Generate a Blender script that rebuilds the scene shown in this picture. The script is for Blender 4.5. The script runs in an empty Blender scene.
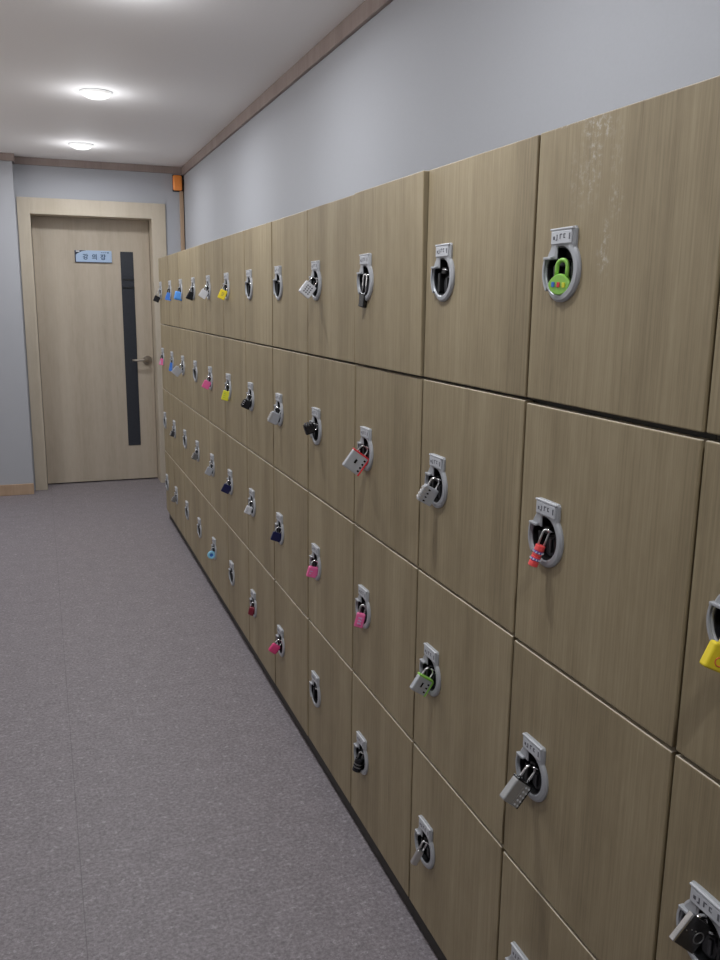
import bpy, bmesh, math, random
from mathutils import Vector, Matrix, Euler

C = bpy.context.scene.collection
PI = math.pi
R = math.radians

# ------------------------------------------------------------------ camera
S = 0.41                                   # metres per locker row
W = 0.9867360 * S                          # locker column pitch
H = S                                      # locker row pitch
F0 = 0.0492                                # height of the plinth under row four
FPX, YAW, PITCH, ROLL = 852.6215, 0.3575618, -0.205412, 0.0121211
cam_d = bpy.data.cameras.new('camera')
cam = bpy.data.objects.new('camera', cam_d)
C.objects.link(cam)
cam_d.sensor_fit = 'HORIZONTAL'
cam_d.sensor_width = 36.0
cam_d.lens = FPX * 36.0 / 720.0
cam_d.clip_start = 0.02
fw = Vector((math.sin(YAW) * math.cos(PITCH), math.cos(YAW) * math.cos(PITCH), math.sin(PITCH)))
rt = Vector((math.cos(YAW), -math.sin(YAW), 0))
up = rt.cross(fw)
rt2 = rt * math.cos(ROLL) + up * math.sin(ROLL)
up2 = -rt * math.sin(ROLL) + up * math.cos(ROLL)
M = Matrix((rt2, up2, -fw)).transposed().to_4x4()
M.translation = Vector((-1.8000567 * S, -1.9576486 * S, 3.3690902 * S + F0))
cam.matrix_world = M
bpy.context.scene.camera = cam

# ------------------------------------------------------------------ world + exposure
vs = bpy.context.scene.view_settings
vs.view_transform = 'Standard'
vs.look = 'None'
vs.gamma = 1.0
vs.exposure = 0.06
world = bpy.data.worlds.new('world')
bpy.context.scene.world = world
world.use_nodes = True
wn, wl = world.node_tree.nodes, world.node_tree.links
bg = wn['Background']
bg.inputs[1].default_value = 1.0
w_tc = wn.new('ShaderNodeTexCoord'); w_sep = wn.new('ShaderNodeSeparateXYZ'); w_cr = wn.new('ShaderNodeValToRGB')
w_mr = wn.new('ShaderNodeMapRange'); w_mr.inputs['From Min'].default_value = -1.0
wl.new(w_tc.outputs['Generated'], w_sep.inputs[0]); wl.new(w_sep.outputs[2], w_mr.inputs['Value'])
wl.new(w_mr.outputs[0], w_cr.inputs['Fac']); wl.new(w_cr.outputs[0], bg.inputs[0])
# added fill through the side windows: dim above, brighter below to lift the ceiling
w_cr.color_ramp.elements[0].position = 0.47; w_cr.color_ramp.elements[0].color = (2.15, 2.06, 2.0, 1)
w_cr.color_ramp.elements[1].position = 0.53; w_cr.color_ramp.elements[1].color = (0.8, 0.8, 0.81, 1)
LAMP_W = 6.6                               # power of each ceiling downlight
LAMP_COL = (0.93, 0.96, 1.0)
GLOW = 0.46                                # brightness of the diffuser itself


# ------------------------------------------------------------------ material helpers
def new_mat(name):
    m = bpy.data.materials.new(name)
    m.use_nodes = True
    return m, m.node_tree.nodes, m.node_tree.links, m.node_tree.nodes['Principled BSDF']


def plain(name, col, rough=0.5, metal=0.0, noise=0.06, scale=60, spec=0.5, coat=0.0, trans=0.0):
    m, N, L, b = new_mat(name)
    b.inputs['Roughness'].default_value = rough
    b.inputs['Metallic'].default_value = metal
    b.inputs['Specular IOR Level'].default_value = spec
    if coat: b.inputs['Coat Weight'].default_value = coat
    if trans: b.inputs['Transmission Weight'].default_value = trans
    tc = N.new('ShaderNodeTexCoord')
    n = N.new('ShaderNodeTexNoise')
    n.inputs['Scale'].default_value = scale
    n.inputs['Detail'].default_value = 4
    L.new(tc.outputs['Object'], n.inputs['Vector'])
    r = N.new('ShaderNodeMapRange')
    r.inputs['To Min'].default_value = 1 - noise
    r.inputs['To Max'].default_value = 1 + noise
    L.new(n.outputs['Fac'], r.inputs['Value'])
    mx = N.new('ShaderNodeVectorMath'); mx.operation = 'SCALE'
    mx.inputs[0].default_value = col
    L.new(r.outputs[0], mx.inputs['Scale'])
    L.new(mx.outputs[0], b.inputs['Base Color'])
    return m


def wood(name, dark, mid, light, grain=(0, 1, 0), band=9.0, fine=230.0, stretch=0.6, rough=0.5, spec=0.35,
         fineamt=0.6, scuffs=None):
    """wood grain running along local z; the pattern varies across x and y"""
    m, N, L, b = new_mat(name)
    b.inputs['Roughness'].default_value = rough
    b.inputs['Specular IOR Level'].default_value = spec
    tc = N.new('ShaderNodeTexCoord')
    oi = N.new('ShaderNodeObjectInfo')
    sc = N.new('ShaderNodeVectorMath'); sc.operation = 'SCALE'
    sc.inputs[0].default_value = (37.0, 53.0, 11.0)
    L.new(oi.outputs['Random'], sc.inputs['Scale'])
    ad = N.new('ShaderNodeVectorMath'); ad.operation = 'ADD'
    L.new(tc.outputs['Object'], ad.inputs[0]); L.new(sc.outputs[0], ad.inputs[1])

    def noise(sx, sz, scale, detail, rgh=0.55, dist=0.0):
        mp = N.new('ShaderNodeMapping')
        mp.inputs['Scale'].default_value = (sx, sx, sz)
        L.new(ad.outputs[0], mp.inputs['Vector'])
        n = N.new('ShaderNodeTexNoise')
        n.inputs['Scale'].default_value = scale
        n.inputs['Detail'].default_value = detail
        n.inputs['Roughness'].default_value = rgh
        n.inputs['Distortion'].default_value = dist
        L.new(mp.outputs[0], n.inputs['Vector'])
        return n
    broad = noise(1.0, 0.035 * stretch, band, 2.0, 0.5, 0.4)
    finen = noise(1.0, 0.02 * stretch, fine, 3.0, 0.7)
    flk = noise(1.0, 0.06, fine * 1.6, 2.0, 0.6)
    patch = noise(1.0, 0.28, 26.0, 4.0, 0.65)
    a = N.new('ShaderNodeMath'); a.operation = 'MULTIPLY_ADD'
    a.inputs[1].default_value = fineamt
    pb = N.new('ShaderNodeMath'); pb.operation = 'MULTIPLY_ADD'; pb.inputs[1].default_value = 0.35
    pc = N.new('ShaderNodeMath'); pc.operation = 'MULTIPLY'; pc.inputs[1].default_value = 0.65
    L.new(broad.outputs['Fac'], pc.inputs[0]); L.new(patch.outputs['Fac'], pb.inputs[0]); L.new(pc.outputs[0], pb.inputs[2])
    L.new(finen.outputs['Fac'], a.inputs[0]); L.new(pb.outputs[0], a.inputs[2])
    a2 = N.new('ShaderNodeMath'); a2.operation = 'MULTIPLY_ADD'
    a2.inputs[1].default_value = fineamt * 0.35
    L.new(flk.outputs['Fac'], a2.inputs[0]); L.new(a.outputs[0], a2.inputs[2])
    cr = N.new('ShaderNodeValToRGB')
    mean = 0.5 + 0.5 * fineamt * 1.35
    e = cr.color_ramp.elements
    e[0].position = mean - 0.26; e[0].color = (*dark, 1)
    e[1].position = mean + 0.24; e[1].color = (*light, 1)
    k = cr.color_ramp.elements.new(mean); k.color = (*mid, 1)
    # keep ramp inside 0..1
    mr = N.new('ShaderNodeMapRange')
    mr.inputs['From Min'].default_value = mean - 0.5
    mr.inputs['From Max'].default_value = mean + 0.5
    L.new(a2.outputs[0], mr.inputs['Value'])
    e[0].position, e[1].position = 0.24, 0.74
    cr.color_ramp.elements[1].position = 0.5
    cr.color_ramp.elements[1].color = (*mid, 1)
    cr.color_ramp.elements[2].position = 0.76
    cr.color_ramp.elements[2].color = (*light, 1)
    cr.color_ramp.elements[0].color = (*dark, 1)
    L.new(mr.outputs[0], cr.inputs['Fac'])
    out = cr.outputs[0]
    if scuffs:
        # pale scratches, each an elongated spot with broken edges: (y, z, ry, rz)
        sep = N.new('ShaderNodeSeparateXYZ'); L.new(tc.outputs['Object'], sep.inputs[0])
        nz = N.new('ShaderNodeTexNoise'); nz.inputs['Scale'].default_value = 90; nz.inputs['Detail'].default_value = 6
        nz.inputs['Roughness'].default_value = 0.8
        L.new(tc.outputs['Object'], nz.inputs['Vector'])
        total = None
        for (y, z, ry, rz, amt) in scuffs:
            def q(i, c, r_):
                s = N.new('ShaderNodeMath'); s.operation = 'SUBTRACT'; s.inputs[1].default_value = c
                L.new(sep.outputs[i], s.inputs[0])
                d = N.new('ShaderNodeMath'); d.operation = 'DIVIDE'; d.inputs[1].default_value = r_
                L.new(s.outputs[0], d.inputs[0])
                p = N.new('ShaderNodeMath'); p.operation = 'MULTIPLY'
                L.new(d.outputs[0], p.inputs[0]); L.new(d.outputs[0], p.inputs[1])
                return p
            ya, za = q(1, y, ry), q(2, z, rz)
            s = N.new('ShaderNodeMath'); s.operation = 'ADD'
            L.new(ya.outputs[0], s.inputs[0]); L.new(za.outputs[0], s.inputs[1])
            w = N.new('ShaderNodeMapRange')
            w.inputs['From Min'].default_value = 1.0; w.inputs['From Max'].default_value = 0.0
            w.inputs['To Min'].default_value = 0.0; w.inputs['To Max'].default_value = amt
            L.new(s.outputs[0], w.inputs['Value'])
            if total is None: total = w
            else:
                t = N.new('ShaderNodeMath'); t.operation = 'MAXIMUM'
                L.new(total.outputs[0], t.inputs[0]); L.new(w.outputs[0], t.inputs[1]); total = t
        th = N.new('ShaderNodeMapRange')
        th.inputs['From Min'].default_value = 0.50; th.inputs['From Max'].default_value = 0.66
        L.new(nz.outputs['Fac'], th.inputs['Value'])
        ml = N.new('ShaderNodeMath'); ml.operation = 'MULTIPLY'
        L.new(th.outputs[0], ml.inputs[0]); L.new(total.outputs[0], ml.inputs[1])
        mix = N.new('ShaderNodeMix'); mix.data_type = 'RGBA'
        L.new(ml.outputs[0], mix.inputs['Factor'])
        L.new(out, mix.inputs[6])
        mix.inputs[7].default_value = (0.62, 0.58, 0.52, 1)
        out = mix.outputs[2]
    L.new(out, b.inputs['Base Color'])
    bp = N.new('ShaderNodeBump'); bp.inputs['Strength'].default_value = 0.12; bp.inputs['Distance'].default_value = 0.0006
    L.new(finen.outputs['Fac'], bp.inputs['Height']); L.new(bp.outputs[0], b.inputs['Normal'])
    return m


def wall_paint(name, col, scale=180, strength=0.12):
    m, N, L, b = new_mat(name)
    b.inputs['Roughness'].default_value = 0.75
    b.inputs['Specular IOR Level'].default_value = 0.25
    tc = N.new('ShaderNodeTexCoord')
    n = N.new('ShaderNodeTexNoise'); n.inputs['Scale'].default_value = scale; n.inputs['Detail'].default_value = 5
    L.new(tc.outputs['Object'], n.inputs['Vector'])
    r = N.new('ShaderNodeMapRange'); r.inputs['To Min'].default_value = 0.97; r.inputs['To Max'].default_value = 1.03
    L.new(n.outputs['Fac'], r.inputs['Value'])
    mx = N.new('ShaderNodeVectorMath'); mx.operation = 'SCALE'; mx.inputs[0].default_value = col
    L.new(r.outputs[0], mx.inputs['Scale']); L.new(mx.outputs[0], b.inputs['Base Color'])
    bp = N.new('ShaderNodeBump'); bp.inputs['Strength'].default_value = strength; bp.inputs['Distance'].default_value = 0.001
    L.new(n.outputs['Fac'], bp.inputs['Height']); L.new(bp.outputs[0], b.inputs['Normal'])
    return m


def floor_mat():
    m, N, L, b = new_mat('speckled vinyl tile')
    b.inputs['Roughness'].default_value = 0.5
    b.inputs['Specular IOR Level'].default_value = 0.35
    tc = N.new('ShaderNodeTexCoord')

    def noise(scale, detail=3, rgh=0.6, st=(1, 1, 1)):
        mp = N.new('ShaderNodeMapping'); mp.inputs['Scale'].default_value = st
        L.new(tc.outputs['Object'], mp.inputs['Vector'])
        n = N.new('ShaderNodeTexNoise'); n.inputs['Scale'].default_value = scale
        n.inputs['Detail'].default_value = detail; n.inputs['Roughness'].default_value = rgh
        L.new(mp.outputs[0], n.inputs['Vector'])
        return n
    cloud = noise(14, 4)
    speck = noise(105, 6, 0.8)
    fleck = noise(44, 7, 0.8, (1, 1.3, 1))
    cr = N.new('ShaderNodeValToRGB')
    e = cr.color_ramp.elements
    e[0].position = 0.34; e[0].color = (0.135, 0.118, 0.128, 1)
    e[1].position = 0.70; e[1].color = (0.36, 0.325, 0.34, 1)
    k = e.new(0.5); k.color = (0.225, 0.20, 0.213, 1)
    L.new(speck.outputs['Fac'], cr.inputs['Fac'])
    fm = N.new('ShaderNodeMapRange'); fm.inputs['From Min'].default_value = 0.555; fm.inputs['From Max'].default_value = 0.63
    fm.inputs['To Max'].default_value = 0.62
    L.new(fleck.outputs['Fac'], fm.inputs['Value'])
    mix = N.new('ShaderNodeMix'); mix.data_type = 'RGBA'
    L.new(fm.outputs[0], mix.inputs['Factor']); L.new(cr.outputs[0], mix.inputs[6])
    mix.inputs[7].default_value = (0.47, 0.44, 0.455, 1)
    cm = N.new('ShaderNodeMapRange'); cm.inputs['To Min'].default_value = 0.78; cm.inputs['To Max'].default_value = 1.17
    L.new(cloud.outputs['Fac'], cm.inputs['Value'])
    mu = N.new('ShaderNodeVectorMath'); mu.operation = 'SCALE'
    L.new(mix.outputs[2], mu.inputs[0]); L.new(cm.outputs[0], mu.inputs['Scale'])
    # tile seams
    sep = N.new('ShaderNodeSeparateXYZ'); L.new(tc.outputs['Object'], sep.inputs[0])

    def seam(i, off, size, width):
        a = N.new('ShaderNodeMath'); a.operation = 'SUBTRACT'; a.inputs[1].default_value = off
        L.new(sep.outputs[i], a.inputs[0])
        p = N.new('ShaderNodeMath'); p.operation = 'PINGPONG'; p.inputs[1].default_value = size / 2
        L.new(a.outputs[0], p.inputs[0])
        c = N.new('ShaderNodeMath'); c.operation = 'LESS_THAN'; c.inputs[1].default_value = width
        L.new(p.outputs[0], c.inputs[0])
        return c
    s1, s2 = seam(0, -0.72, 0.98, 0.0009), seam(1, 1.268, 0.98, 0.0007)
    mxs = N.new('ShaderNodeMath'); mxs.operation = 'MAXIMUM'
    L.new(s1.outputs[0], mxs.inputs[0]); L.new(s2.outputs[0], mxs.inputs[1])
    sm = N.new('ShaderNodeMath'); sm.operation = 'MULTIPLY'; sm.inputs[1].default_value = 0.5
    L.new(mxs.outputs[0], sm.inputs[0])
    m2 = N.new('ShaderNodeMix'); m2.data_type = 'RGBA'
    L.new(sm.outputs[0], m2.inputs['Factor']); L.new(mu.outputs[0], m2.inputs[6])
    m2.inputs[7].default_value = (0.06, 0.055, 0.06, 1)
    L.new(m2.outputs[2], b.inputs['Base Color'])
    bp = N.new('ShaderNodeBump'); bp.inputs['Strength'].default_value = 0.05; bp.inputs['Distance'].default_value = 0.0005
    L.new(speck.outputs['Fac'], bp.inputs['Height']); L.new(bp.outputs[0], b.inputs['Normal'])
    return m


MAT = {}
OAK = ((0.215, 0.167, 0.098), (0.316, 0.252, 0.153), (0.408, 0.334, 0.213))
MAT['oak'] = wood('grey oak laminate', *OAK)
MAT['oak_worn'] = wood('grey oak laminate scuffed', *OAK,
                       scuffs=[(0.055, 0.150, 0.022, 0.08, 0.7), (0.085, 0.125, 0.035, 0.06, 0.35), (0.048, 0.185, 0.045, 0.022, 1.0), (0.005, 0.15, 0.02, 0.05, 0.3),
                               (0.02, 0.02, 0.018, 0.05, 0.75), (0.0, 0.085, 0.02, 0.03, 0.5),
                               (0.10, 0.203, 0.10, 0.006, 1.0)])
MAT['oak_lit_edge'] = plain('lit door top edge', (0.60, 0.53, 0.41), 0.45)  # paler top edges of the doors, light from above put into the colour
MAT['carcass'] = plain('dark locker carcass board', (0.030, 0.024, 0.016), 0.6)
MAT['plinth'] = plain('dark plinth board', (0.035, 0.03, 0.025), 0.6)
MAT['wall'] = wall_paint('white wallpaper', (0.415, 0.421, 0.446))
MAT['ceil'] = wall_paint('ceiling paper', (0.90, 0.87, 0.855), 120, 0.2)
MAT['floor'] = floor_mat()
MAT['mould'] = wood('brown grey moulding wood', (0.24, 0.185, 0.165), (0.30, 0.235, 0.21), (0.35, 0.285, 0.255))
MAT['skirt'] = wood('tan skirting wood', (0.36, 0.24, 0.15), (0.43, 0.30, 0.20), (0.50, 0.36, 0.25))
MAT['ash'] = wood('pale ash laminate', (0.39, 0.325, 0.25), (0.48, 0.41, 0.322), (0.545, 0.48, 0.39), band=7, fine=120, fineamt=0.25)
MAT['ash_frame'] = wood('pale ash frame', (0.46, 0.395, 0.30), (0.54, 0.47, 0.37), (0.60, 0.53, 0.43), band=7, fine=140, fineamt=0.25)
MAT['dark'] = plain('dark gap', (0.012, 0.011, 0.011), 0.8)
MAT['glass'] = plain('black door glass', (0.040, 0.043, 0.052), 0.22, noise=0.1)
MAT['glass_bar'] = plain('black glazing bar', (0.006, 0.006, 0.007), 0.4)
MAT['satin'] = plain('satin nickel', (0.45, 0.40, 0.34), 0.35, 1.0)
MAT['grey'] = plain('silver grey plastic', (0.42, 0.43, 0.45), 0.38, 0.15)
MAT['plate'] = plain('pale number plate', (0.56, 0.57, 0.60), 0.35)
MAT['ink'] = plain('dark plate print', (0.13, 0.13, 0.15), 0.5)
MAT['cup'] = plain('black plastic', (0.010, 0.010, 0.011), 0.4)
MAT['cup2'] = plain('dark grey plastic', (0.04, 0.04, 0.045), 0.35)
MAT['chrome'] = plain('chrome', (0.78, 0.78, 0.78), 0.16, 1.0)
MAT['steel'] = plain('brushed steel', (0.62, 0.61, 0.60), 0.34, 0.9)
MAT['silver'] = plain('silver painted metal', (0.52, 0.53, 0.56), 0.35, 0.35)
MAT['dksteel'] = plain('dark brushed steel', (0.25, 0.245, 0.24), 0.4, 0.7)
MAT['midsteel'] = plain('mid brushed steel', (0.42, 0.42, 0.42), 0.4, 0.5)
MAT['white'] = plain('white plastic', (0.72, 0.72, 0.75), 0.4)
MAT['black'] = plain('black lacquer', (0.012, 0.012, 0.014), 0.25)
MAT['smoke'] = plain('smoked black plastic', (0.03, 0.028, 0.028), 0.12)
MAT['navy'] = plain('navy lacquer', (0.010, 0.012, 0.07), 0.3)
MAT['blue'] = plain('bright blue plastic', (0.10, 0.34, 0.85), 0.45)
MAT['deepblue'] = plain('deep blue plastic', (0.05, 0.19, 0.62), 0.45)
MAT['skyblue'] = plain('sky blue plastic', (0.30, 0.68, 0.90), 0.35)
MAT['pink'] = plain('pink plastic', (0.90, 0.16, 0.38), 0.4)
MAT['hotpink'] = plain('hot pink rubber', (0.82, 0.07, 0.24), 0.5)
MAT['lilac'] = plain('lilac plastic', (0.70, 0.40, 0.62), 0.4)
MAT['red'] = plain('red plastic', (0.78, 0.04, 0.05), 0.35)
MAT['coral'] = plain('coral red plastic', (0.95, 0.10, 0.10), 0.35)
MAT['darkred'] = plain('dark red lacquer', (0.22, 0.012, 0.03), 0.3)
MAT['lime'] = plain('lime green plastic', (0.30, 0.62, 0.10), 0.4)
MAT['yellow'] = plain('yellow plastic', (0.88, 0.68, 0.03), 0.4)
MAT['lemon'] = plain('lemon yellow plastic', (0.80, 0.76, 0.05), 0.4)
MAT['violet'] = plain('violet band', (0.16, 0.12, 0.48), 0.4)
MAT['signblue'] = plain('pale blue sign face', (0.40, 0.52, 0.69), 0.4)
MAT['signdark'] = plain('navy sign edge', (0.025, 0.03, 0.06), 0.4)
MAT['signink'] = plain('navy sign lettering', (0.03, 0.07, 0.15), 0.5)
MAT['orange'] = plain('orange beacon lens', (1.0, 0.33, 0.07), 0.25)
MAT['trimwhite'] = plain('white lamp ring', (0.75, 0.75, 0.75), 0.4)


def glow_mat():
    m, N, L, b = new_mat('lamp diffuser')
    b.inputs['Base Color'].default_value = (0.8, 0.8, 0.8, 1)
    b.inputs['Emission Color'].default_value = (1.0, 0.99, 0.95, 1)
    b.inputs['Emission Strength'].default_value = GLOW
    return m


MAT['glow'] = glow_mat()


# ------------------------------------------------------------------ mesh helpers
def box(bm, c, s, bev=0.0, seg=2, mi=0):
    g = bmesh.ops.create_cube(bm, size=1.0, matrix=Matrix.Translation(c) @ Matrix.Diagonal((*s, 1)))
    vs_ = g['verts']
    fs = list({f for v in vs_ for f in v.link_faces})
    if bev:
        es = list({e for v in vs_ for e in v.link_edges})
        r = bmesh.ops.bevel(bm, geom=es, offset=bev, segments=seg, affect='EDGES', profile=0.5)
        fs = list({f for f in r['faces']} | {f for f in fs if f.is_valid})
    for f in fs:
        f.material_index = mi
    return fs


def tube(bm, pts, r, n=8, closed=False, smooth=True, mi=0):
    """swept round bar through pts"""
    pts = [Vector(p) for p in pts]
    rings = []
    m = len(pts)
    prev = None
    for i, p in enumerate(pts):
        if closed:
            t = (pts[(i + 1) % m] - pts[i - 1]).normalized()
        else:
            t = (pts[min(i + 1, m - 1)] - pts[max(i - 1, 0)]).normalized()
        if prev is None:
            a = Vector((0, 1, 0)) if abs(t.y) < 0.9 else Vector((1, 0, 0))
            u = t.cross(a).normalized()
        else:
            u = (prev - t * prev.dot(t)).normalized()
        prev = u
        v = t.cross(u)
        rad = r[i] if isinstance(r, (list, tuple)) else r
        rings.append([bm.verts.new(p + (u * math.cos(2 * PI * k / n) + v * math.sin(2 * PI * k / n)) * rad) for k in range(n)])
    fs = []
    for i in range(m if closed else m - 1):
        a, b_ = rings[i], rings[(i + 1) % m]
        for k in range(n):
            fs.append(bm.faces.new((a[k], a[(k + 1) % n], b_[(k + 1) % n], b_[k])))
    if not closed:
        fs.append(bm.faces.new(rings[0][::-1])); fs.append(bm.faces.new(rings[-1]))
    for f in fs:
        f.smooth = smooth
        f.material_index = mi


def loft(bm, rings, cap0=True, cap1=True, smooth=False, mi=0):
    """rings: lists of points, same count, closed around"""
    vr = [[bm.verts.new(p) for p in ring] for ring in rings]
    n = len(rings[0])
    fs = []
    for a, b_ in zip(vr[:-1], vr[1:]):
        for k in range(n):
            fs.append(bm.faces.new((a[k], a[(k + 1) % n], b_[(k + 1) % n], b_[k])))
    for f in fs: f.smooth = smooth
    if cap0: fs.append(bm.faces.new(vr[0][::-1]))
    if cap1: fs.append(bm.faces.new(vr[-1]))
    for f in fs: f.material_index = mi
    return fs


def circ(cx, cy, cz, r, n=24, axis='z', r2=None):
    r2 = r2 or r
    o = []
    for k in range(n):
        a = 2 * PI * k / n
        c, s = math.cos(a) * r, math.sin(a) * r2
        if axis == 'z': o.append(Vector((cx + c, cy + s, cz)))
        elif axis == 'y': o.append(Vector((cx + c, cy, cz + s)))
        else: o.append(Vector((cx, cy + c, cz + s)))
    return o


def obj(name, bm, mat, parent=None, loc=(0, 0, 0), recalc=True):
    if recalc:
        bmesh.ops.recalc_face_normals(bm, faces=bm.faces)
    me = bpy.data.meshes.new(name)
    bm.to_mesh(me); bm.free()
    for m in (mat if isinstance(mat, (list, tuple)) else [mat]):
        me.materials.append(MAT[m])
    o = bpy.data.objects.new(name, me)
    C.objects.link(o)
    o.location = loc
    if parent: o.parent = parent
    return o


def NB(): return bmesh.new()


def one_box(name, c, s, mat, parent=None, bev=0.0, loc=None):
    """box mesh whose origin sits at its centre"""
    bm = NB(); box(bm, (0, 0, 0), s, bev)
    return obj(name, bm, mat, parent, c)


def struct(o):
    o['kind'] = 'structure'
    return o


def thing(name, label, cat, loc=(0, 0, 0), rot=(0, 0, 0), group=None):
    o = bpy.data.objects.new(name, None)
    o.empty_display_size = 0.05
    C.objects.link(o)
    o.location = loc; o.rotation_euler = rot
    o['label'] = label; o['category'] = cat
    if group: o['group'] = group
    return o


# ------------------------------------------------------------------ room shell
XR = 0.353            # right wall
XL = -2.70            # left wall of the room, outside the picture
YB = 6.000            # back wall face around the door
YF = -2.6             # wall behind the camera
ZC = 2.408            # ceiling
NIB = 5.87            # face of the wall piece left of the door
NX = -0.842           # its right end
OX0, OX1, OZ = -0.758, 0.118, 2.037      # door opening


def boxes(name, lst, mat):
    bm = NB()
    for (x0, x1, y0, y1, z0, z1) in lst:
        box(bm, ((x0 + x1) / 2, (y0 + y1) / 2, (z0 + z1) / 2), (x1 - x0, y1 - y0, z1 - z0))
    return struct(obj(name, bm, mat))


boxes('floor', [(XL - .1, XR + .1, YF - .1, 6.6, -0.1, 0.0)], 'floor')
boxes('ceiling', [(XL - .1, XR + .1, YF - .1, 6.6, ZC, ZC + .1)], 'ceil')
boxes('wall_right', [(XR, XR + .1, YF - .1, 6.6, 0, ZC)], 'wall')
boxes('wall_left', [(XL - .1, XL, YF - .1, 6.6, 0, 1.2), (XL - .1, XL, YF - .1, 6.6, 2.25, ZC), (XL - .1, XL, YF - .1, -0.3, 1.2, 2.25),
                    (XL - .1, XL, 5.6, 6.6, 1.2, 2.25), (XL - .1, XL, 1.85, 2.1, 1.2, 2.25)], 'wall')
for i_, (a_, b_) in enumerate(((-0.3, 1.85), (2.1, 5.6))):  # unseen windows, added with their openings to brighten the room
    n_ = 4
    boxes('fill_window_%d' % (i_ + 1), [(XL - .07, XL - .03, a_, b_, 1.2, 1.25), (XL - .07, XL - .03, a_, b_, 2.2, 2.25)] +
          [(XL - .07, XL - .03, a_ + (b_ - a_ - .05) * k / n_, a_ + (b_ - a_ - .05) * k / n_ + .05, 1.25, 2.2) for k in range(n_ + 1)], 'trimwhite')
boxes('wall_front', [(XL, XR, YF - .1, YF, 0, ZC)], 'wall')
boxes('wall_back', [(XL, OX0, YB, 6.30, 0, ZC), (OX1, XR, YB, 6.30, 0, ZC), (OX0, OX1, YB, 6.30, OZ, ZC),
                    (XL, NX, NIB, YB, 0, ZC), (XL, XR, 6.30, 6.40, 0, ZC)], 'wall')

# mouldings along the ceiling
MZ = 2.357
MZR = 2.346
MD = 0.016


def moulding(name, c, s, mat):
    return struct(one_box(name, c, s, mat, bev=0.003))


moulding('trim_1', (XR - MD / 2, (YF + YB) / 2, (MZR + ZC) / 2), (MD, YB - YF, ZC - MZR), 'mould')
moulding('trim_2', ((NX + XR - MD) / 2, YB - MD / 2, (MZ + ZC) / 2), (XR - MD - NX, MD, ZC - MZ), 'mould')
moulding('trim_3', ((XL + NX + MD) / 2, NIB - MD / 2, (MZ + ZC) / 2), (NX + MD - XL, MD, ZC - MZ), 'mould')
moulding('trim_4', (NX + MD / 2, (NIB + YB - MD) / 2, (MZ + ZC) / 2), (MD, YB - MD - NIB, ZC - MZ), 'mould')
moulding('baseboard_back', ((XL + NX) / 2, NIB - 0.006, 0.041), (NX - XL, 0.012, 0.082), 'skirt')
moulding('baseboard_left', (XL + 0.006, (YF + NIB) / 2, 0.041), (0.012, NIB - YF - 0.03, 0.082), 'skirt')

# door casing with its deep reveal
bm = NB()
CX0, CX1, CZ1 = -0.832, 0.209, 2.137
yc0, yc1 = YB - 0.012, YB
box(bm, ((CX0 + OX0 + .012) / 2, (yc0 + yc1) / 2, CZ1 / 2), (OX0 + .012 - CX0, yc1 - yc0, CZ1), 0.002)
box(bm, ((CX1 + OX1 - .012) / 2, (yc0 + yc1) / 2, CZ1 / 2), (CX1 - OX1 + .012, yc1 - yc0, CZ1), 0.002)
box(bm, ((OX0 + OX1) / 2, (yc0 + yc1) / 2, (CZ1 + OZ - .012) / 2), (OX1 - OX0 - .024, yc1 - yc0, CZ1 - OZ + .012), 0.002)
# reveal lining and stops
box(bm, (OX0 + .006, (YB + 6.25) / 2, OZ / 2), (.012, 6.25 - YB, OZ))
box(bm, (OX1 - .006, (YB + 6.25) / 2, OZ / 2), (.012, 6.25 - YB, OZ))
box(bm, ((OX0 + OX1) / 2, (YB + 6.25) / 2, OZ - .006), (OX1 - OX0 - .024, 6.25 - YB, .012))
struct(obj('trim_5', bm, 'ash_frame'))

# the door itself
DY = 6.175
dx0, dx1 = OX0 + .015, OX1 - .015
door = struct(one_box('door_1', ((dx0 + dx1) / 2, DY + .02, OZ / 2 - .002), (dx1 - dx0, .04, OZ - .022), 'ash', bev=0.002))
dc = door.location


def on_door(x, y, z): return (x - dc.x, y - dc.y, z - dc.z)


gx0, gx1, gz0, gz1 = -0.118, -0.022, 0.285, 1.789
gl = one_box('door_glass', on_door((gx0 + gx1) / 2, DY - .001, (gz0 + gz1) / 2), (gx1 - gx0, .006, gz1 - gz0), 'glass', door)
for zz in (1.580, 1.520):
    one_box('glazing_bar', (0.004, -.004, zz - (gz0 + gz1) / 2), (gx1 - gx0 - .008, .006, .012), 'glass_bar', gl)
hd = NB()
loft(hd, [circ(0, 0, 0, .035, 28, 'y'), circ(0, -.010, 0, .035, 28, 'y'), circ(0, -.015, 0, .030, 28, 'y')], smooth=False)
hnd = obj('door_handle', hd, 'satin', door, on_door(0.053, DY, 0.963))
hd = NB()
tube(hd, [(0, -.012, 0), (0, -.045, 0), (-.008, -.052, 0), (-.03, -.054, 0), (-.08, -.054, .001), (-.118, -.052, .001)],
     [.011, .011, .010, .009, .008, .007], 12)
obj('lever', hd, 'satin', hnd)
# threshold shadow gap is the door's real undercut

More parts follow.
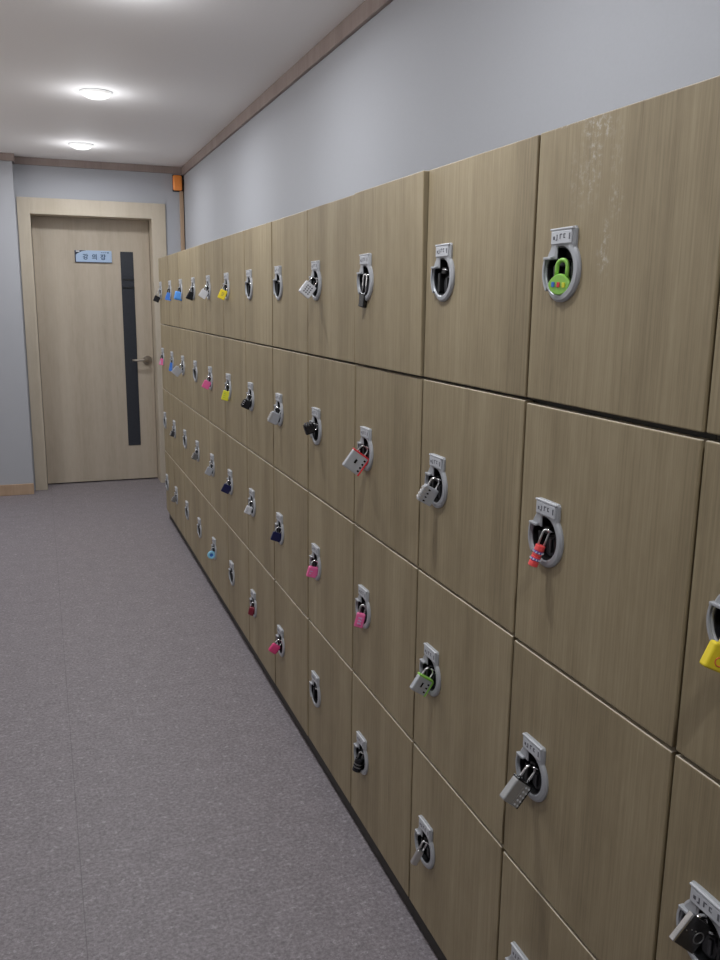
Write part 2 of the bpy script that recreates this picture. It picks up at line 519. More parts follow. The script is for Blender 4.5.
# sign on the door
sg = thing('door_sign', 'small pale blue rectangular sign with Korean lettering on the wooden door', 'sign', (-0.316, DY, 1.747))
bm = NB(); box(bm, (0, -.005, 0), (.268, .010, .088), 0.002)
obj('panel', bm, 'signblue', sg)
bm = NB()
box(bm, (-.131, -.0055, -.002), (.008, .012, .086)); box(bm, (.002, -.0055, -.043), (.264, .012, .004))
obj('edge_strip', bm, 'signdark', sg)
bm = NB()
v = [bm.verts.new(q) for q in ((-.133, -.0108, .043), (-.05, -.0108, .043), (-.085, -.0108, .036), (-.115, -.0108, .02), (-.133, -.0108, .004))]
bm.faces.new(v)
r = bmesh.ops.extrude_face_region(bm, geom=bm.faces[:])
for q in r['geom']:
    if isinstance(q, bmesh.types.BMVert): q.co.y += .002
obj('corner_mark', bm, 'signdark', sg)
bm = NB(); box(bm, (-.112, -.0116, .036), (.026, .001, .008))
obj('corner_logo', bm, 'white', sg)


def text_mesh(name, body, size, mat, parent, loc, rot, depth=0.0006, sx=1.0):
    cu = bpy.data.curves.new(name, 'FONT')
    cu.body = body; cu.size = size; cu.extrude = depth; cu.offset = size * .028; cu.align_x = 'CENTER'; cu.align_y = 'CENTER'
    tmp = bpy.data.objects.new(name + '_curve', cu)
    C.objects.link(tmp)
    dg = bpy.context.evaluated_depsgraph_get(); dg.update()
    me = bpy.data.meshes.new_from_object(tmp.evaluated_get(dg))
    bpy.data.objects.remove(tmp)
    me.materials.clear(); me.materials.append(MAT[mat])
    for poly in me.polygons: poly.material_index = 0
    o = bpy.data.objects.new(name, me)
    C.objects.link(o); o.parent = parent; o.location = loc; o.rotation_euler = rot; o.scale = (sx, 1, 1)
    return o


for ch, xx in (('강', -.058), ('의', 0.008), ('장', .070)):
    text_mesh('lettering', ch, .044, 'signink', sg, (xx, -.0106, -.006), (PI / 2, 0, 0), .0008)
bm = NB()
for i, (xx, ww) in enumerate(((.062, .012), (.077, .010), (.090, .010), (.107, .012))):
    box(bm, (xx, -.0106, .030), (ww, .001, .008 if i == 3 else .0035))
obj('small_print', bm, 'signink', sg)

# beacon and conduit in the corner
bc = thing('alarm_beacon', 'orange warning beacon in the corner above the lockers', 'alarm light', (0.302, YB, 2.290))
bm = NB(); box(bm, (.006, -.008, 0), (.078, .016, .122), 0.004)
obj('base_plate', bm, 'dark', bc)
bm = NB(); box(bm, (0, -.032, 0), (.068, .040, .110), 0.014, 4)
for f in bm.faces: f.smooth = True
obj('lens', bm, 'orange', bc)
tr = thing('cable_trunking', 'slim tan wooden cable cover running down the corner below the orange beacon', 'trunking', (.334, YB, 0))
bm = NB(); box(bm, (-.002, -.009, 1.12), (.028, .018, 2.23), 0.002)
obj('cover', bm, 'skirt', tr)
bm = NB(); box(bm, (.0155, -.006, 1.16), (.009, .012, 2.32))
obj('shade_strip', bm, 'plinth', tr)  # dark strip stands in for the shade beside the cover

# ------------------------------------------------------------------ ceiling downlights
LBL = ['round recessed ceiling downlight nearest the door', 'round recessed ceiling downlight second from the door',
       'round recessed ceiling downlight third from the door', 'round recessed ceiling downlight fourth from the door',
       'round recessed ceiling downlight nearest the wall behind the camera', 'unseen ceiling downlight added off to the left to brighten the door wall']


def ring_mesh():
    bm = NB()
    n = 40
    prof = [(.072, 0.0), (.073, -.003), (.076, -.005), (.079, -.003), (.080, 0.0)]
    rings = [[Vector((math.cos(2 * PI * k / n) * r_, math.sin(2 * PI * k / n) * r_, z)) for k in range(n)] for r_, z in prof]
    loft(bm, rings, False, False, smooth=True)
    return bm


first = None
for i, (xx, yy) in enumerate(((-.41, 5.293), (-.41, 3.771), (-.41, 2.225), (-.41, 0.705), (-.41, -0.815), (-1.80, 4.55))):  # the last one is an unseen lamp added to brighten the door wall
    t = thing('ceiling_light', LBL[i], 'light', (xx, yy, ZC), group='ceiling downlights along the corridor')
    if first is None:
        a = obj('trim_ring', ring_mesh(), 'trimwhite', t)
        bm = NB(); loft(bm, [circ(0, 0, -.001 - .032 * math.sin(a_), .073 * math.cos(a_), 40) for a_ in [R(q) for q in (0, 12, 25, 40, 55, 70, 82)]], smooth=True)
        b_ = obj('diffuser', bm, 'glow', t)
        first = (a, b_)
    else:
        for ch in first:
            c = ch.copy(); C.objects.link(c); c.parent = t
    ld = bpy.data.lights.new('downlight', 'AREA')
    ld.spread = R(165); ld.shape = 'DISK'; ld.size = 0.13; ld.energy = LAMP_W; ld.color = LAMP_COL
    pd = bpy.data.lights.new('dome_glow', 'POINT')
    pd.energy = LAMP_W * 0.22; pd.color = LAMP_COL; pd.shadow_soft_size = 0.05
    po = bpy.data.objects.new('dome_glow', pd)
    C.objects.link(po); po.parent = t; po.location = (0, 0, -.13)
    sd = bpy.data.lights.new('dome_side_glow', 'SPOT')
    sd.spot_size = R(176); sd.spot_blend = 0.08; sd.energy = LAMP_W * 1.05; sd.color = LAMP_COL; sd.shadow_soft_size = 0.06
    so = bpy.data.objects.new('dome_side_glow', sd)
    C.objects.link(so); so.parent = t; so.location = (0, 0, -.045)
    lo = bpy.data.objects.new('downlight', ld)
    C.objects.link(lo); lo.parent = t; lo.location = (0, 0, -.040)

# ------------------------------------------------------------------ lockers
TD = 0.018                 # door thickness
GAP = 0.0055                # between doors
dw, dh = W - 0.0065, H - GAP


def lk(u, v, n):           # latch coordinates: u to the viewer's right, v up, n out of the door
    return Vector((-n, -u, v))


def door_mesh(worn=False, h=dh):
    bm = NB()
    box(bm, (TD / 2, 0, 0), (TD, dw, h), 0.0018, 2)
    bm.faces.ensure_lookup_table()
    for f in bm.faces:
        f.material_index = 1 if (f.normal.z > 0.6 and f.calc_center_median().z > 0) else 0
    return bm


def latch_outline(k_scale=1.0, n=96, grow=0.0):
    """outer outline: round cup with the number plate tongue on top"""
    o = []
    for k in range(n):
        a = 2 * PI * k / n
        c, s = math.cos(a), math.sin(a)
        r = .0455 + grow
        if s > 0:
            rr = min((.0325 + grow) / abs(c) if abs(c) > 1e-6 else 9, (.061 + grow) / s)
            r = max(r, rr) if (abs(c) / max(s, 1e-6)) < (.0325 / .036) else r
            if c < 0 and r > .0456 + grow: r = max(.0456 + grow, min(r, (.029 + grow) / max(abs(c), 1e-6)))
        if c < 0: r *= 1 - .07 * abs(c) ** 2
        o.append((c * r, s * r))
    return o


def hole_outline(n=96):
    o = []
    for k in range(n):
        a = 2 * PI * k / n
        c, s = math.cos(a), math.sin(a)
        cx = -.002
        # circle centred a little left
        bq = c * cx
        r = bq + math.sqrt(max(bq * bq - cx * cx + .0355 ** 2, 0))
        if c < 0 and s > 0:
            # ledge in the upper left
            rl = .017 / s
            if rl * abs(c) > .011:
                r = min(r, rl)
            elif r * abs(c) > .011:
                r = min(r, .011 / abs(c))
        o.append((c * r, s * r))
    return o


REC = .0125                 # depth of the finger cup let into the door


def bezel_mesh():
    bm = NB()
    out0, out1, hol = latch_outline(grow=.0010), latch_outline(grow=-.0025), hole_outline()
    mid = [(u * .25 + h[0] * .75, v_ * .25 + h[1] * .75) for (u, v_), h in zip(out1, hol)]
    rings = [[lk(u, v_, 0.0) for u, v_ in out0], [lk(u, v_, .0030) for u, v_ in out0],
             [lk(u, v_, .0058) for u, v_ in out1], [lk(u, v_, .0064) for u, v_ in mid],
             [lk(u, v_, .0050) for u, v_ in hol], [lk(u, v_, .0030) for u, v_ in hol]]
    loft(bm, rings, False, False)
    # raised lip on the left of the finger opening, with a small shelf above it
    m = 14
    outer = [(math.cos(R(a)) * .0440, math.sin(R(a)) * .0450) for a in [157 + (222 - 157) * i / m for i in range(m + 1)]]
    inner = [(math.cos(R(a)) * .0385 - .002, math.sin(R(a)) * .0385) for a in [222 - (222 - 154) * i / m for i in range(m + 1)]]
    poly = outer + inner
    loft(bm, [[lk(u, v_, .002) for u, v_ in poly], [lk(u, v_, .0085) for u, v_ in poly]])
    box(bm, lk(-.030, .0182, .0064), (.0085, .021, .0042), 0.001)
    return bm


def cup_mesh():
    bm = NB()
    hol = hole_outline()
    hol = [(u * .99, v_ * .99) for u, v_ in hol]
    hin = [(u * .95, v_ * .95) for u, v_ in hol]
    loft(bm, [[lk(u, v_, -REC + .0002) for u, v_ in hol], [lk(u, v_, .0036) for u, v_ in hol], [lk(u, v_, .0036) for u, v_ in hin],
              [lk(u, v_, -REC + .002) for u, v_ in hin]])
    box(bm, lk(-.004, .012, -.006), (.012, .017, .013), .002)         # lock barrel housing
    box(bm, lk(-.020, -.010, -.005), (.014, .009, .036), .0015)
    box(bm, lk(.020, -.004, -.007), (.010, .006, .030), .0015)
    return bm


def lever_mesh():
    bm = NB()
    poly = [(-.010, -.002), (.008, .002), (.014, -.010), (.011, -.024), (.002, -.030), (-.010, -.028), (-.013, -.016)]
    loft(bm, [[lk(u, v_, -.010) for u, v_ in poly], [lk(u, v_, -.0065) for u, v_ in poly]])
    box(bm, lk(.004, -.012, -.005), (.004, .006, .022), .001)
    return bm


def staple_mesh():
    bm = NB()
    tube(bm, [lk(-.003, .014, -.010), lk(-.003, .014, -.001), lk(.000, .014, .003), lk(.006, .014, .003), lk(.010, .013, -.001), lk(.010, .012, -.010)],
         .0020, 8)
    return bm


def plate_mesh():
    bm = NB()
    box(bm, lk(.0015, .0475, .0066), (.0026, .053, .019), .0008)
    box(bm, lk(.0015, .0594, .0062), (.0042, .059, .0032), .001)
    return bm


def print_mesh():
    bm = NB()
    # blurred characters printed on each plate
    for u, vv, w_, h_ in ((-.017, .047, .004, .005), (-.009, .0475, .0018, .008), (-.0105, .0440, .004, .0016), (-.001, .0485, .0018, .0075),
                          (.0015, .0518, .0045, .0016), (.0085, .0490, .0016, .006), (.0105, .0465, .004, .0014), (.0105, .0518, .004, .0014)):
        box(bm, lk(u, vv, .0080), (.0006, w_, h_))
    box(bm, lk(.0235, .048, .0080), (.0006, .003, .009))
    return bm


def cut_door(name, h, lz):
    """door board with the round recess for its latch milled into the face"""
    d = obj(name, door_mesh(h=h), ['oak', 'oak_lit_edge'])
    bm = NB()
    loft(bm, [[lk(u * 1.0 + LU_OFF, v_ + lz, REC_OUT) for u, v_ in circ2] for REC_OUT in (.01, -REC)])
    k = obj('cutter', bm, 'oak')
    md = d.modifiers.new('cut', 'BOOLEAN'); md.operation = 'DIFFERENCE'; md.object = k; md.solver = 'EXACT'
    dg = bpy.context.evaluated_depsgraph_get(); dg.update()
    me = bpy.data.meshes.new_from_object(d.evaluated_get(dg))
    d.modifiers.clear()
    old = d.data; d.data = me; me.name = 'door'
    bpy.data.meshes.remove(old)
    kd = k.data; bpy.data.objects.remove(k); bpy.data.meshes.remove(kd)
    return d


row_top = [4 * S, 3 * S, 2 * S, 1 * S, 0.012 * S]
sub = [obj('latch_bezel', bezel_mesh(), 'grey', None), obj('latch_cup', cup_mesh(), 'cup', None), obj('latch_lever', lever_mesh(), 'cup2', None),
       obj('latch_staple', staple_mesh(), 'chrome', None), obj('number_plate', plate_mesh(), 'plate', None), obj('plate_print', print_mesh(), 'ink', None)]
LU, LV = 0.086, 0.209       # latch centre: from the column's far edge, below the row top
LU_OFF = -(W / 2 - LU)
circ2 = [(math.cos(2 * PI * k / 48) * .0362 - .002, math.sin(2 * PI * k / 48) * .0362) for k in range(48)]
row4_h = (1 - 0.012) * S - GAP
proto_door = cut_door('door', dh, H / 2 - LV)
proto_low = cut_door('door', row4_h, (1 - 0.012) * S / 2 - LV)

CARC_D = XR - 0.002 - TD - 0.002


def carcass_mesh():
    bm = NB()
    x0 = TD + .002
    zb, zt = row_top[4] + F0, row_top[0] + F0
    t = .016
    hw = W / 2 - .0005
    box(bm, (x0 + CARC_D / 2, hw - t / 2, (zb + zt) / 2), (CARC_D, t, zt - zb - .004))
    box(bm, (x0 + CARC_D / 2, -hw + t / 2, (zb + zt) / 2), (CARC_D, t, zt - zb - .004))
    for z in (zb + .010, *[row_top[i] + F0 for i in (3, 2, 1)], zt - .010):
        box(bm, (x0 + CARC_D / 2, 0, z), (CARC_D, 2 * (hw - t), t))
    box(bm, (x0 + CARC_D - .004, 0, (zb + zt) / 2), (.006, 2 * (hw - t), zt - zb - .02))
    return bm


car0 = obj('carcass', carcass_mesh(), 'carcass')
pl_bm = NB(); box(pl_bm, (.012 + .33 / 2, 0, (row_top[4] + F0 + .001) / 2), (.33, W - .001, row_top[4] + F0 - .001))
pl0 = obj('plinth', pl_bm, 'plinth')

CAB = [
    'grey oak locker column cut off by the right edge, yellow padlock on its second door',
    'grey oak locker column with scuffed top door holding the lime green padlock',
    'grey oak locker column whose top door has an empty latch beside the scuffed column',
    'grey oak locker column with silver and red padlock on the second door from top',
    'grey oak locker column with white keypad padlock on top and black padlock below it',
    'oak locker column with empty top latch, navy padlock above a hot pink one',
    'grey oak locker column with empty top latch and dark red padlock at the bottom',
    'grey oak locker column with two yellow padlocks on its upper two doors',
    'grey oak locker column with white padlock on top and round blue padlock at the bottom',
    'grey oak locker column with black padlock on top and empty second latch',
    'grey oak locker column with large sky blue padlock above a large pale square one',
    'grey oak locker column with two slim deep blue padlocks, second from the door end',
    'grey oak locker column at the door end with a pink padlock on its second door',
]
rnd = random.Random(4)
DZ = {0: (.001, -.0025, -.003, -.003), 1: (.0005, -.003, -.0035, -.0035)}
DZ0 = (0, 0, 0, 0)
DX = {}
doors = {}
for c in range(13):
    yc = (c - 0.5) * W
    t = thing('locker_cabinet', CAB[c], 'locker', (0, yc, 0), group='oak locker columns along the right wall')
    o = car0 if c == 0 else car0.copy()
    if c: C.objects.link(o)
    o.parent = t
    o = pl0 if c == 0 else pl0.copy()
    if c: C.objects.link(o)
    o.parent = t
    xo = {4: -.0005, 5: -.002, 6: -.003, 7: -.0035}.get(c, -.0036 + rnd.uniform(-.0005, .0005) if c > 7 else 0)
    for r_ in range(4):
        if c == 0 and r_ == 0: d = proto_door
        else:
            d = (proto_low if r_ == 3 else proto_door)
            if (c, r_) != (0, 3):
                d = d.copy(); C.objects.link(d)
        if c == 1 and r_ == 0:
            d.data = d.data.copy(); d.data.materials[0] = MAT['oak_worn']
        zc = (row_top[r_] + row_top[r_ + 1]) / 2 + F0 + DZ.get(c, DZ0)[r_]
        d.location = (xo - .0003 * r_, 0, zc)
        d.parent = t
        if c == 3:
            d.location.x += (-.0065, 0, 0, 0)[r_]
            if r_ == 0: d.rotation_euler = (0, R(-0.8), 0)
        if c == 4 and r_ == 0: d.location.x -= .002
        doors[(c, r_)] = d
        lz = row_top[r_] + F0 - LV + DZ.get(c, DZ0)[r_] - d.location.z
        for q, s0 in enumerate(sub):
            if c == 0 and r_ == 0: s_ = s0
            else:
                s_ = s0.copy(); C.objects.link(s_)
            s_.parent = d
            s_.location = (0, W / 2 - LU, lz)

# ------------------------------------------------------------------ padlocks
GROUP = 'padlocks hanging on the locker latches'


def padlock(c, r_, label, w=.032, h=.036, t=.013, body='steel', shackle='chrome', tilt=25, yaw=-8, style='slab', sh=.018, sw=None,
            band=None, dials=None, extra=None, sr=.0026, n_off=.0, name='padlock', roll=0, dz=0.0):
    """hangs from the latch staple; local x = width, -y = face, z = up; the pivot is the top of the shackle"""
    piv = Vector((-.0030 - n_off, c * W - LU - .003, row_top[r_] + F0 - LV + .014 + DZ.get(c, DZ0)[r_] + dz))
    piv.x += doors[(c, r_)].location.x
    T = thing(name, label, 'padlock', piv, (R(roll), R(tilt), R(yaw)), GROUP)
    sw = sw or min(w * .29, .0105)
    # shackle
    bm = NB()
    top = sr * .3
    arc = [(math.cos(a) * sw, 0, top - sw + math.sin(a) * sw) for a in [PI * i / 10 for i in range(11)]]
    pts = [(sw, 0, -sh - .004), (sw, 0, (-sh + top - sw) / 2)] + arc + [(-sw, 0, (-sh + top - sw) / 2), (-sw, 0, -sh - .004)]
    tube(bm, pts, sr, 10)
    obj('shackle', bm, shackle, T)
    bm = NB()
    zc = -sh - h / 2
    if style == 'slab':
        box(bm, (0, 0, zc), (w, t, h), min(.003, t * .25), 3)
        obj('body', bm, body, T)
    elif style == 'soft':
        box(bm, (0, 0, zc), (w, t, h), min(.007, t * .45), 4)
        for f in bm.faces: f.smooth = True
        obj('body', bm, body, T)
    elif style == 'taper':
        def rr(k, z):
            ww, tt = w * k / 2, t / 2
            b_ = .003
            return [Vector(p) for p in ((-ww + b_, -tt, z), (ww - b_, -tt, z), (ww, -tt + b_, z), (ww, tt - b_, z), (ww - b_, tt, z), (-ww + b_, tt, z), (-ww, tt - b_, z), (-ww, -tt + b_, z))]
        loft(bm, [rr(.62, -sh), rr(.70, -sh - h * .05), rr(.98, -sh - h * .75), rr(1.0, -sh - h * .95), rr(.9, -sh - h)])
        obj('body', bm, body, T)
    elif style == 'round':
        rw, rh = w / 2, h / 2
        def ring(k, y):
            o = []
            for i in range(36):
                a = 2 * PI * i / 36
                x, z = math.cos(a) * rw * k, math.sin(a) * rh * k
                if z > 0: x *= 1 - .35 * (z / rh) ** 1.5
                o.append(Vector((x, y, zc + z)))
            return o
        loft(bm, [ring(.9, -t / 2), ring(1, -t / 2 + .002), ring(1, t / 2 - .002), ring(.9, t / 2)], smooth=False)
        obj('body', bm, body, T)
    elif style == 'barrel':
        prof = [(.8, 0), (1, .02), (1, .24), (.86, .26), (.86, .28), (1, .30), (1, .48), (.86, .50), (.86, .52), (1, .54), (1, .72), (.86, .74), (.86, .76), (1, .78), (1, .97), (.85, 1)]
        loft(bm, [circ(0, 0, -sh - h * q, w / 2 * k, 24) for k, q in prof], smooth=False)
        obj('body', bm, body, T)
    elif style == 'ring':
        n = 28
        tube(bm, [(math.cos(2 * PI * i / n) * w * .34, 0, zc + math.sin(2 * PI * i / n) * w * .34) for i in range(n)], w * .16, 12, closed=True)
        obj('body', bm, body, T)
        bm = NB(); loft(bm, [circ(0, -t * .22, zc, w * .22, 24, 'y'), circ(0, t * .22, zc, w * .22, 24, 'y')])
        obj('core', bm, 'deepblue', T)
    if band:
        # coloured casing wrapping one edge and the top
        bm = NB()
        box(bm, (w / 2 + .0006, 0, zc), (.004, t * 1.06, h * 1.02), .001)
        box(bm, (0, 0, -sh + .0006), (w * 1.02, t * 1.06, .004), .001)
        obj('casing', bm, band, T)
    fy = -t / 2
    if dials:
        kind, cnt, dm = dials
        for i in range(cnt):
            bm = NB()
            if kind == 'right':        # dials in a column near the right edge of the face
                z = -sh - h * (.16 + .68 * (i + .5) / cnt)
                tube(bm, [(w * .40, fy + .001, z - h * .05), (w * .40, fy + .001, z + h * .05)], w * .085, 12, smooth=False)
            elif kind == 'left':       # dials showing on the left edge
                z = -sh - h * (.12 + .76 * (i + .5) / cnt)
                tube(bm, [(-w * .36, 0, z - h * .07), (-w * .36, 0, z + h * .07)], t * .53, 14, smooth=False)
            elif kind == 'row':        # dials in a row across the face
                x = w * (-.24 + .24 * i)
                box(bm, (x, fy, zc - h * .02), (w * .13, .003, h * .24), .0006)
            elif kind == 'col':        # dials up the middle of the face
                z = -sh - h * (.2 + .6 * (i + .5) / cnt)
                box(bm, (0, fy, z), (w * .42, .003, h * .11), .0006)
            obj('dial', bm, dm[i % len(dm)] if isinstance(dm, (list, tuple)) else dm, T)
    if extra: extra(T, w, h, t, sh, zc, fy)
    return T


def keypad(cols, rows, mat, x0, x1, z0, z1, size=.0022):
    def f(T, w, h, t, sh, zc, fy):
        bm = NB()
        for i in range(cols):
            for j in range(rows):
                x = w * (x0 + (x1 - x0) * i / max(cols - 1, 1)); z = zc + h * (z0 + (z1 - z0) * j / max(rows - 1, 1))
                loft(bm, [circ(x, fy + .0005, z, size, 10, 'y'), circ(x, fy - .001, z, size, 10, 'y')])
        obj('keypad', bm, mat, T)
    return f


def marks(mat, lst, depth=.0006, name='print'):
    def f(T, w, h, t, sh, zc, fy):
        bm = NB()
        for x, z, a, b_ in lst:
            box(bm, (x * w, fy - depth / 2, zc + z * h), (a * w, depth, b_ * h))
        obj(name, bm, mat, T)
    return f


def brushed_lock(T, w, h, t, sh, zc, fy):
    for z in (-sh + .001, ):
        bm = NB(); box(bm, (0, 0, z), (w * 1.01, t * 1.02, .003), .0008); obj('top_cap', bm, 'black', T)
    bm = NB(); box(bm, (w / 2 - .0005, 0, zc), (.003, t * 1.03, h), .0008); obj('side_cap', bm, 'black', T)
    bm = NB(); box(bm, (w * .06, fy, zc), (.0012, .0012, h * .86)); obj('groove', bm, 'steel', T)
    keypad(2, 5, 'white', .2, .38, -.38, .38, .0020)(T, w, h, t, sh, zc, fy)


def smoked_lock(T, w, h, t, sh, zc, fy):
    bm = NB(); box(bm, (-w / 2 - .001, 0, zc), (.004, t * 1.02, h), .001); obj('side_plate', bm, 'chrome', T)
    bm = NB()
    n = 24
    tube(bm, [(w * .22 + math.cos(2 * PI * i / n) * .0075, fy - .0004, zc + math.sin(2 * PI * i / n) * .0075) for i in range(n)], .0009, 6, closed=True)
    obj('cylinder_ring', bm, 'dksteel', T)
    marks('steel', [(-.22, .1, .05, .04), (-.05, .12, .05, .03), (-.38, .0, .05, .03)])(T, w, h, t, sh, zc, fy)


def yellow_print(T, w, h, t, sh, zc, fy):
    bm = NB()
    box(bm, (-w * .13, fy - .0003, zc + h * .27), (w * .16, .0006, h * .06)); box(bm, (w * .06, fy - .0003, zc + h * .2), (w * .1, .0006, h * .07))
    n = 20
    tube(bm, [(-w * .10 + math.cos(2 * PI * i / n) * w * .17, fy - .0002, zc - h * .12 + math.sin(2 * PI * i / n) * h * .17) for i in range(n)], .0006, 5, closed=True)
    obj('print', bm, 'coral', T)


def barrel_dials(T, w, h, t, sh, zc, fy):
    for q in (.33, .66):
        bm = NB(); loft(bm, [circ(0, 0, -sh - h * (q - .055), w * .51, 24), circ(0, 0, -sh - h * (q + .055), w * .51, 24)])
        o = obj('dial', bm, 'violet', T)
        bm = NB()
        for a in range(-3, 4):
            an = R(-90 + a * 34)
            box(bm, (math.cos(an) * w * .51, math.sin(an) * w * .51, -sh - h * q), (.0022, .0022, .0024))
        obj('dial_digits', bm, 'white', o)


def dark_barrel(T, w, h, t, sh, zc, fy):
    for q in (.38, .62):
        bm = NB(); loft(bm, [circ(0, 0, -sh - h * (q - .05), w * .515, 24), circ(0, 0, -sh - h * (q + .05), w * .515, 24)])
        obj('dial', bm, 'dksteel', T)


P = padlock
# column cut by the right edge
P(0, 1, 'yellow padlock with red print cut off by the right edge', .040, .032, .013, 'yellow', tilt=25, yaw=-6, sh=.036, extra=yellow_print)
P(0, 2, 'smoked black padlock with chrome side at the bottom right corner', .040, .042, .008, 'smoke', tilt=40, yaw=-4, sh=.004, n_off=.006, dz=.020, extra=smoked_lock)
# scuffed column
P(1, 0, 'lime green rounded padlock with three coloured dials lying inside the latch of the scuffed door', .040, .031, .012, 'lime', 'lime', tilt=3, yaw=-70, style='round',
  sh=.019, sw=.0095, sr=.0032, dials=('row', 3, ('deepblue', 'red', 'lemon')))
P(1, 1, 'coral red barrel padlock with violet number rings on the door below the scuffed one', .016, .036, .016, 'coral', 'steel', tilt=19, yaw=-20, style='barrel', sh=.026, sw=.005,
  sr=.0018, extra=barrel_dials)
P(1, 2, 'brushed steel padlock with black caps and push buttons, largest grey lock low on the right', .036, .043, .016, 'midsteel', tilt=39, yaw=0, sh=.030, band=None, extra=brushed_lock)
# third column from the right
P(2, 1, 'silver combination padlock with number rings on its left edge, below an empty latch', .032, .036, .015, 'silver', tilt=30, yaw=-10, sh=.020, dials=('left', 4, 'steel'),
  extra=marks('black', [(-.12, .3, .14, .08), (-.12, .08, .14, .08), (-.12, -.14, .14, .08), (-.12, -.36, .14, .08)], name='number_window'))
P(2, 2, 'silver padlock with lime green casing on the third door of its column', .036, .036, .014, 'silver', tilt=33, yaw=-4, sh=.022, band='lime',
  extra=marks('black', [(.32, .22, .12, .09), (.32, -.02, .12, .09), (.32, -.28, .12, .09), (-.05, .05, .1, .3)], name='number_window'))
P(2, 3, 'slim silver padlock seen almost edge on, on a bottom door low in the foreground', .015, .037, .011, 'steel', tilt=27, yaw=-12, sh=.022, sw=.0055)
# fourth column
P(3, 0, 'slim black padlock seen edge on under a chrome shackle on a top door', .022, .034, .013, 'black', tilt=9, yaw=-76, sh=.042, sw=.007)
P(3, 1, 'large silver padlock with red casing and four dials', .047, .048, .014, 'silver', tilt=36, yaw=-6, sh=.022, band='red', sw=.011,
  extra=marks('black', [(.36, .30, .11, .09), (.36, .10, .11, .09), (.36, -.10, .11, .09), (.36, -.30, .11, .09), (-.05, .05, .12, .22)], name='number_window'))
P(3, 2, 'slim pink padlock with a column of dials, below the red-edged silver padlock', .024, .038, .012, 'pink', 'steel', tilt=13, yaw=-28, sh=.022, dials=('col', 3, 'lilac'))
P(3, 3, 'dark rounded padlock with grey rings on the bottom door below the slim pink padlock', .024, .036, .024, 'black', 'dksteel', tilt=14, yaw=-20, style='barrel', sh=.018, sw=.006, extra=dark_barrel)
# fifth column
P(4, 0, 'white keypad padlock with dark buttons on a top door', .036, .038, .013, 'white', tilt=38, yaw=-4, sh=.020, extra=keypad(3, 4, 'ink', -.2, .2, -.25, .25))
P(4, 1, 'chunky black padlock standing out sideways from the latch below the white keypad padlock', .030, .030, .018, 'black', tilt=72, yaw=-6, sh=.010, n_off=-.004, dz=-.004, dials=('left', 3, 'cup2'))
P(4, 2, 'square pink padlock with pale print, two doors below the white keypad padlock', .033, .032, .013, 'pink', 'chrome', tilt=16, yaw=-6, sh=.020, extra=marks('lilac', [(-.2, .1, .25, .1), (-.25, -.12, .18, .1)]))
# sixth column
P(5, 1, 'grey combination padlock with ribbed left edge, above the navy padlock of the same column', .034, .038, .015, 'silver', tilt=26, yaw=-10, sh=.018, dials=('left', 4, 'steel'))
P(5, 2, 'navy blue padlock directly above the hot pink padlock', .034, .030, .014, 'navy', tilt=22, yaw=-6, sh=.020)
P(5, 3, 'hot pink rounded square padlock on a bottom door near the floor', .034, .034, .015, 'hotpink', tilt=38, yaw=-6, style='soft', sh=.020)
# seventh column
P(6, 1, 'black combination padlock with white tick marks on its left edge', .032, .032, .015, 'black', tilt=26, yaw=-10, sh=.022, dials=('left', 4, 'black'),
  extra=marks('white', [(-.40, .3, .2, .05), (-.40, .08, .2, .05), (-.40, -.14, .2, .05)]))
P(6, 2, 'small white padlock directly above the dark red padlock', .026, .030, .012, 'white', tilt=24, yaw=-14, sh=.022, extra=marks('ink', [(-.15, .2, .1, .06), (-.15, 0, .1, .06), (-.15, -.2, .1, .06)]))
P(6, 3, 'dark red narrow padlock on a bottom door', .026, .036, .014, 'darkred', tilt=14, yaw=-40, style='soft', sh=.020)
# eighth column
P(7, 0, 'yellow padlock on a top door with dark print', .030, .038, .012, 'yellow', tilt=24, yaw=-10, sh=.024, extra=marks('ink', [(0, .2, .3, .04), (0, .05, .3, .04), (0, -.1, .3, .04)]))
P(7, 1, 'lemon yellow padlock on the second door of its column, below another yellow one', .030, .040, .012, 'lemon', tilt=16, yaw=-12, sh=.026, extra=marks('lime', [(-.2, .2, .2, .05), (-.2, 0, .2, .05), (-.2, -.2, .2, .05)]))
P(7, 2, 'dark navy padlock two doors below the yellow one on the top row', .036, .036, .015, 'navy', tilt=28, yaw=-6, sh=.020)
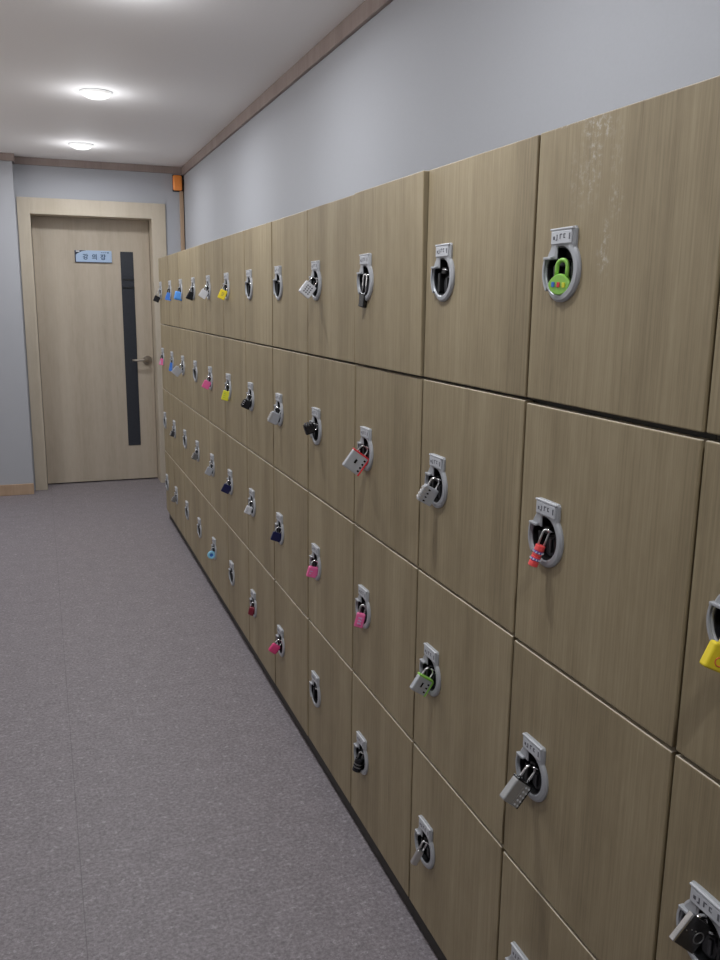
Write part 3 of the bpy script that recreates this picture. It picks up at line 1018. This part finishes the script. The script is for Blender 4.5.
# ninth column
P(8, 0, 'white square padlock on a top door, left of the yellow padlock', .034, .036, .013, 'white', tilt=32, yaw=-6, sh=.024)
P(8, 1, 'pale pink square padlock left of the lemon yellow padlock', .034, .036, .013, 'pink', tilt=28, yaw=-6, sh=.022)
P(8, 2, 'silver white padlock left of the dark navy padlock in the third row', .030, .036, .013, 'silver', tilt=26, yaw=-14, sh=.020)
P(8, 3, 'round sky blue ring padlock on a bottom door near the floor', .040, .040, .016, 'skyblue', tilt=22, yaw=-6, style='ring', sh=.018)
# tenth column
P(9, 0, 'black rounded padlock on a top door between the white and sky blue ones', .036, .040, .015, 'black', tilt=20, yaw=-14, style='taper', sh=.024)
P(9, 2, 'dark grey padlock with silver left edge left of the silver white one', .028, .034, .014, 'dksteel', tilt=22, yaw=-14, sh=.018, dials=('left', 3, 'steel'))
# eleventh column
P(10, 0, 'large sky blue rounded padlock on a top door', .050, .046, .016, 'blue', 'black', tilt=12, yaw=-8, style='soft', sh=.020)
P(10, 1, 'large pale silver square padlock hanging askew, left of the empty latch in the second row', .046, .046, .013, 'silver', tilt=42, yaw=-4, sh=.026)
# twelfth column
P(11, 0, 'deep blue small tapered padlock on a top door beside the large sky blue padlock', .038, .044, .014, 'deepblue', 'black', tilt=10, yaw=-20, style='taper', sh=.022)
P(11, 1, 'deep blue narrow padlock in the second row between the pink and the large pale padlock', .026, .050, .013, 'deepblue', 'steel', tilt=8, yaw=-30, style='taper', sh=.018)
P(11, 2, 'small charcoal padlock in the third row, farthest padlock of that row', .026, .032, .014, 'cup2', 'steel', tilt=18, yaw=-14, sh=.020, dials=('left', 3, 'steel'))
P(11, 3, 'small steel padlock in the bottom row, farthest padlock of that row', .026, .032, .014, 'dksteel', tilt=26, yaw=-20, sh=.018, dials=('left', 3, 'steel'))
# door end column
P(12, 0, 'black padlock on a long shackle jutting out past the door end of the lockers', .036, .036, .015, 'black', 'steel', tilt=24, yaw=-6, sh=.046)
P(12, 1, 'pink and lilac tapered padlock on the farthest locker column', .036, .040, .014, 'pink', 'black', tilt=8, yaw=-14, style='taper', sh=.020, band=None,
  extra=marks('lilac', [(-.28, -.1, .25, .6)]))
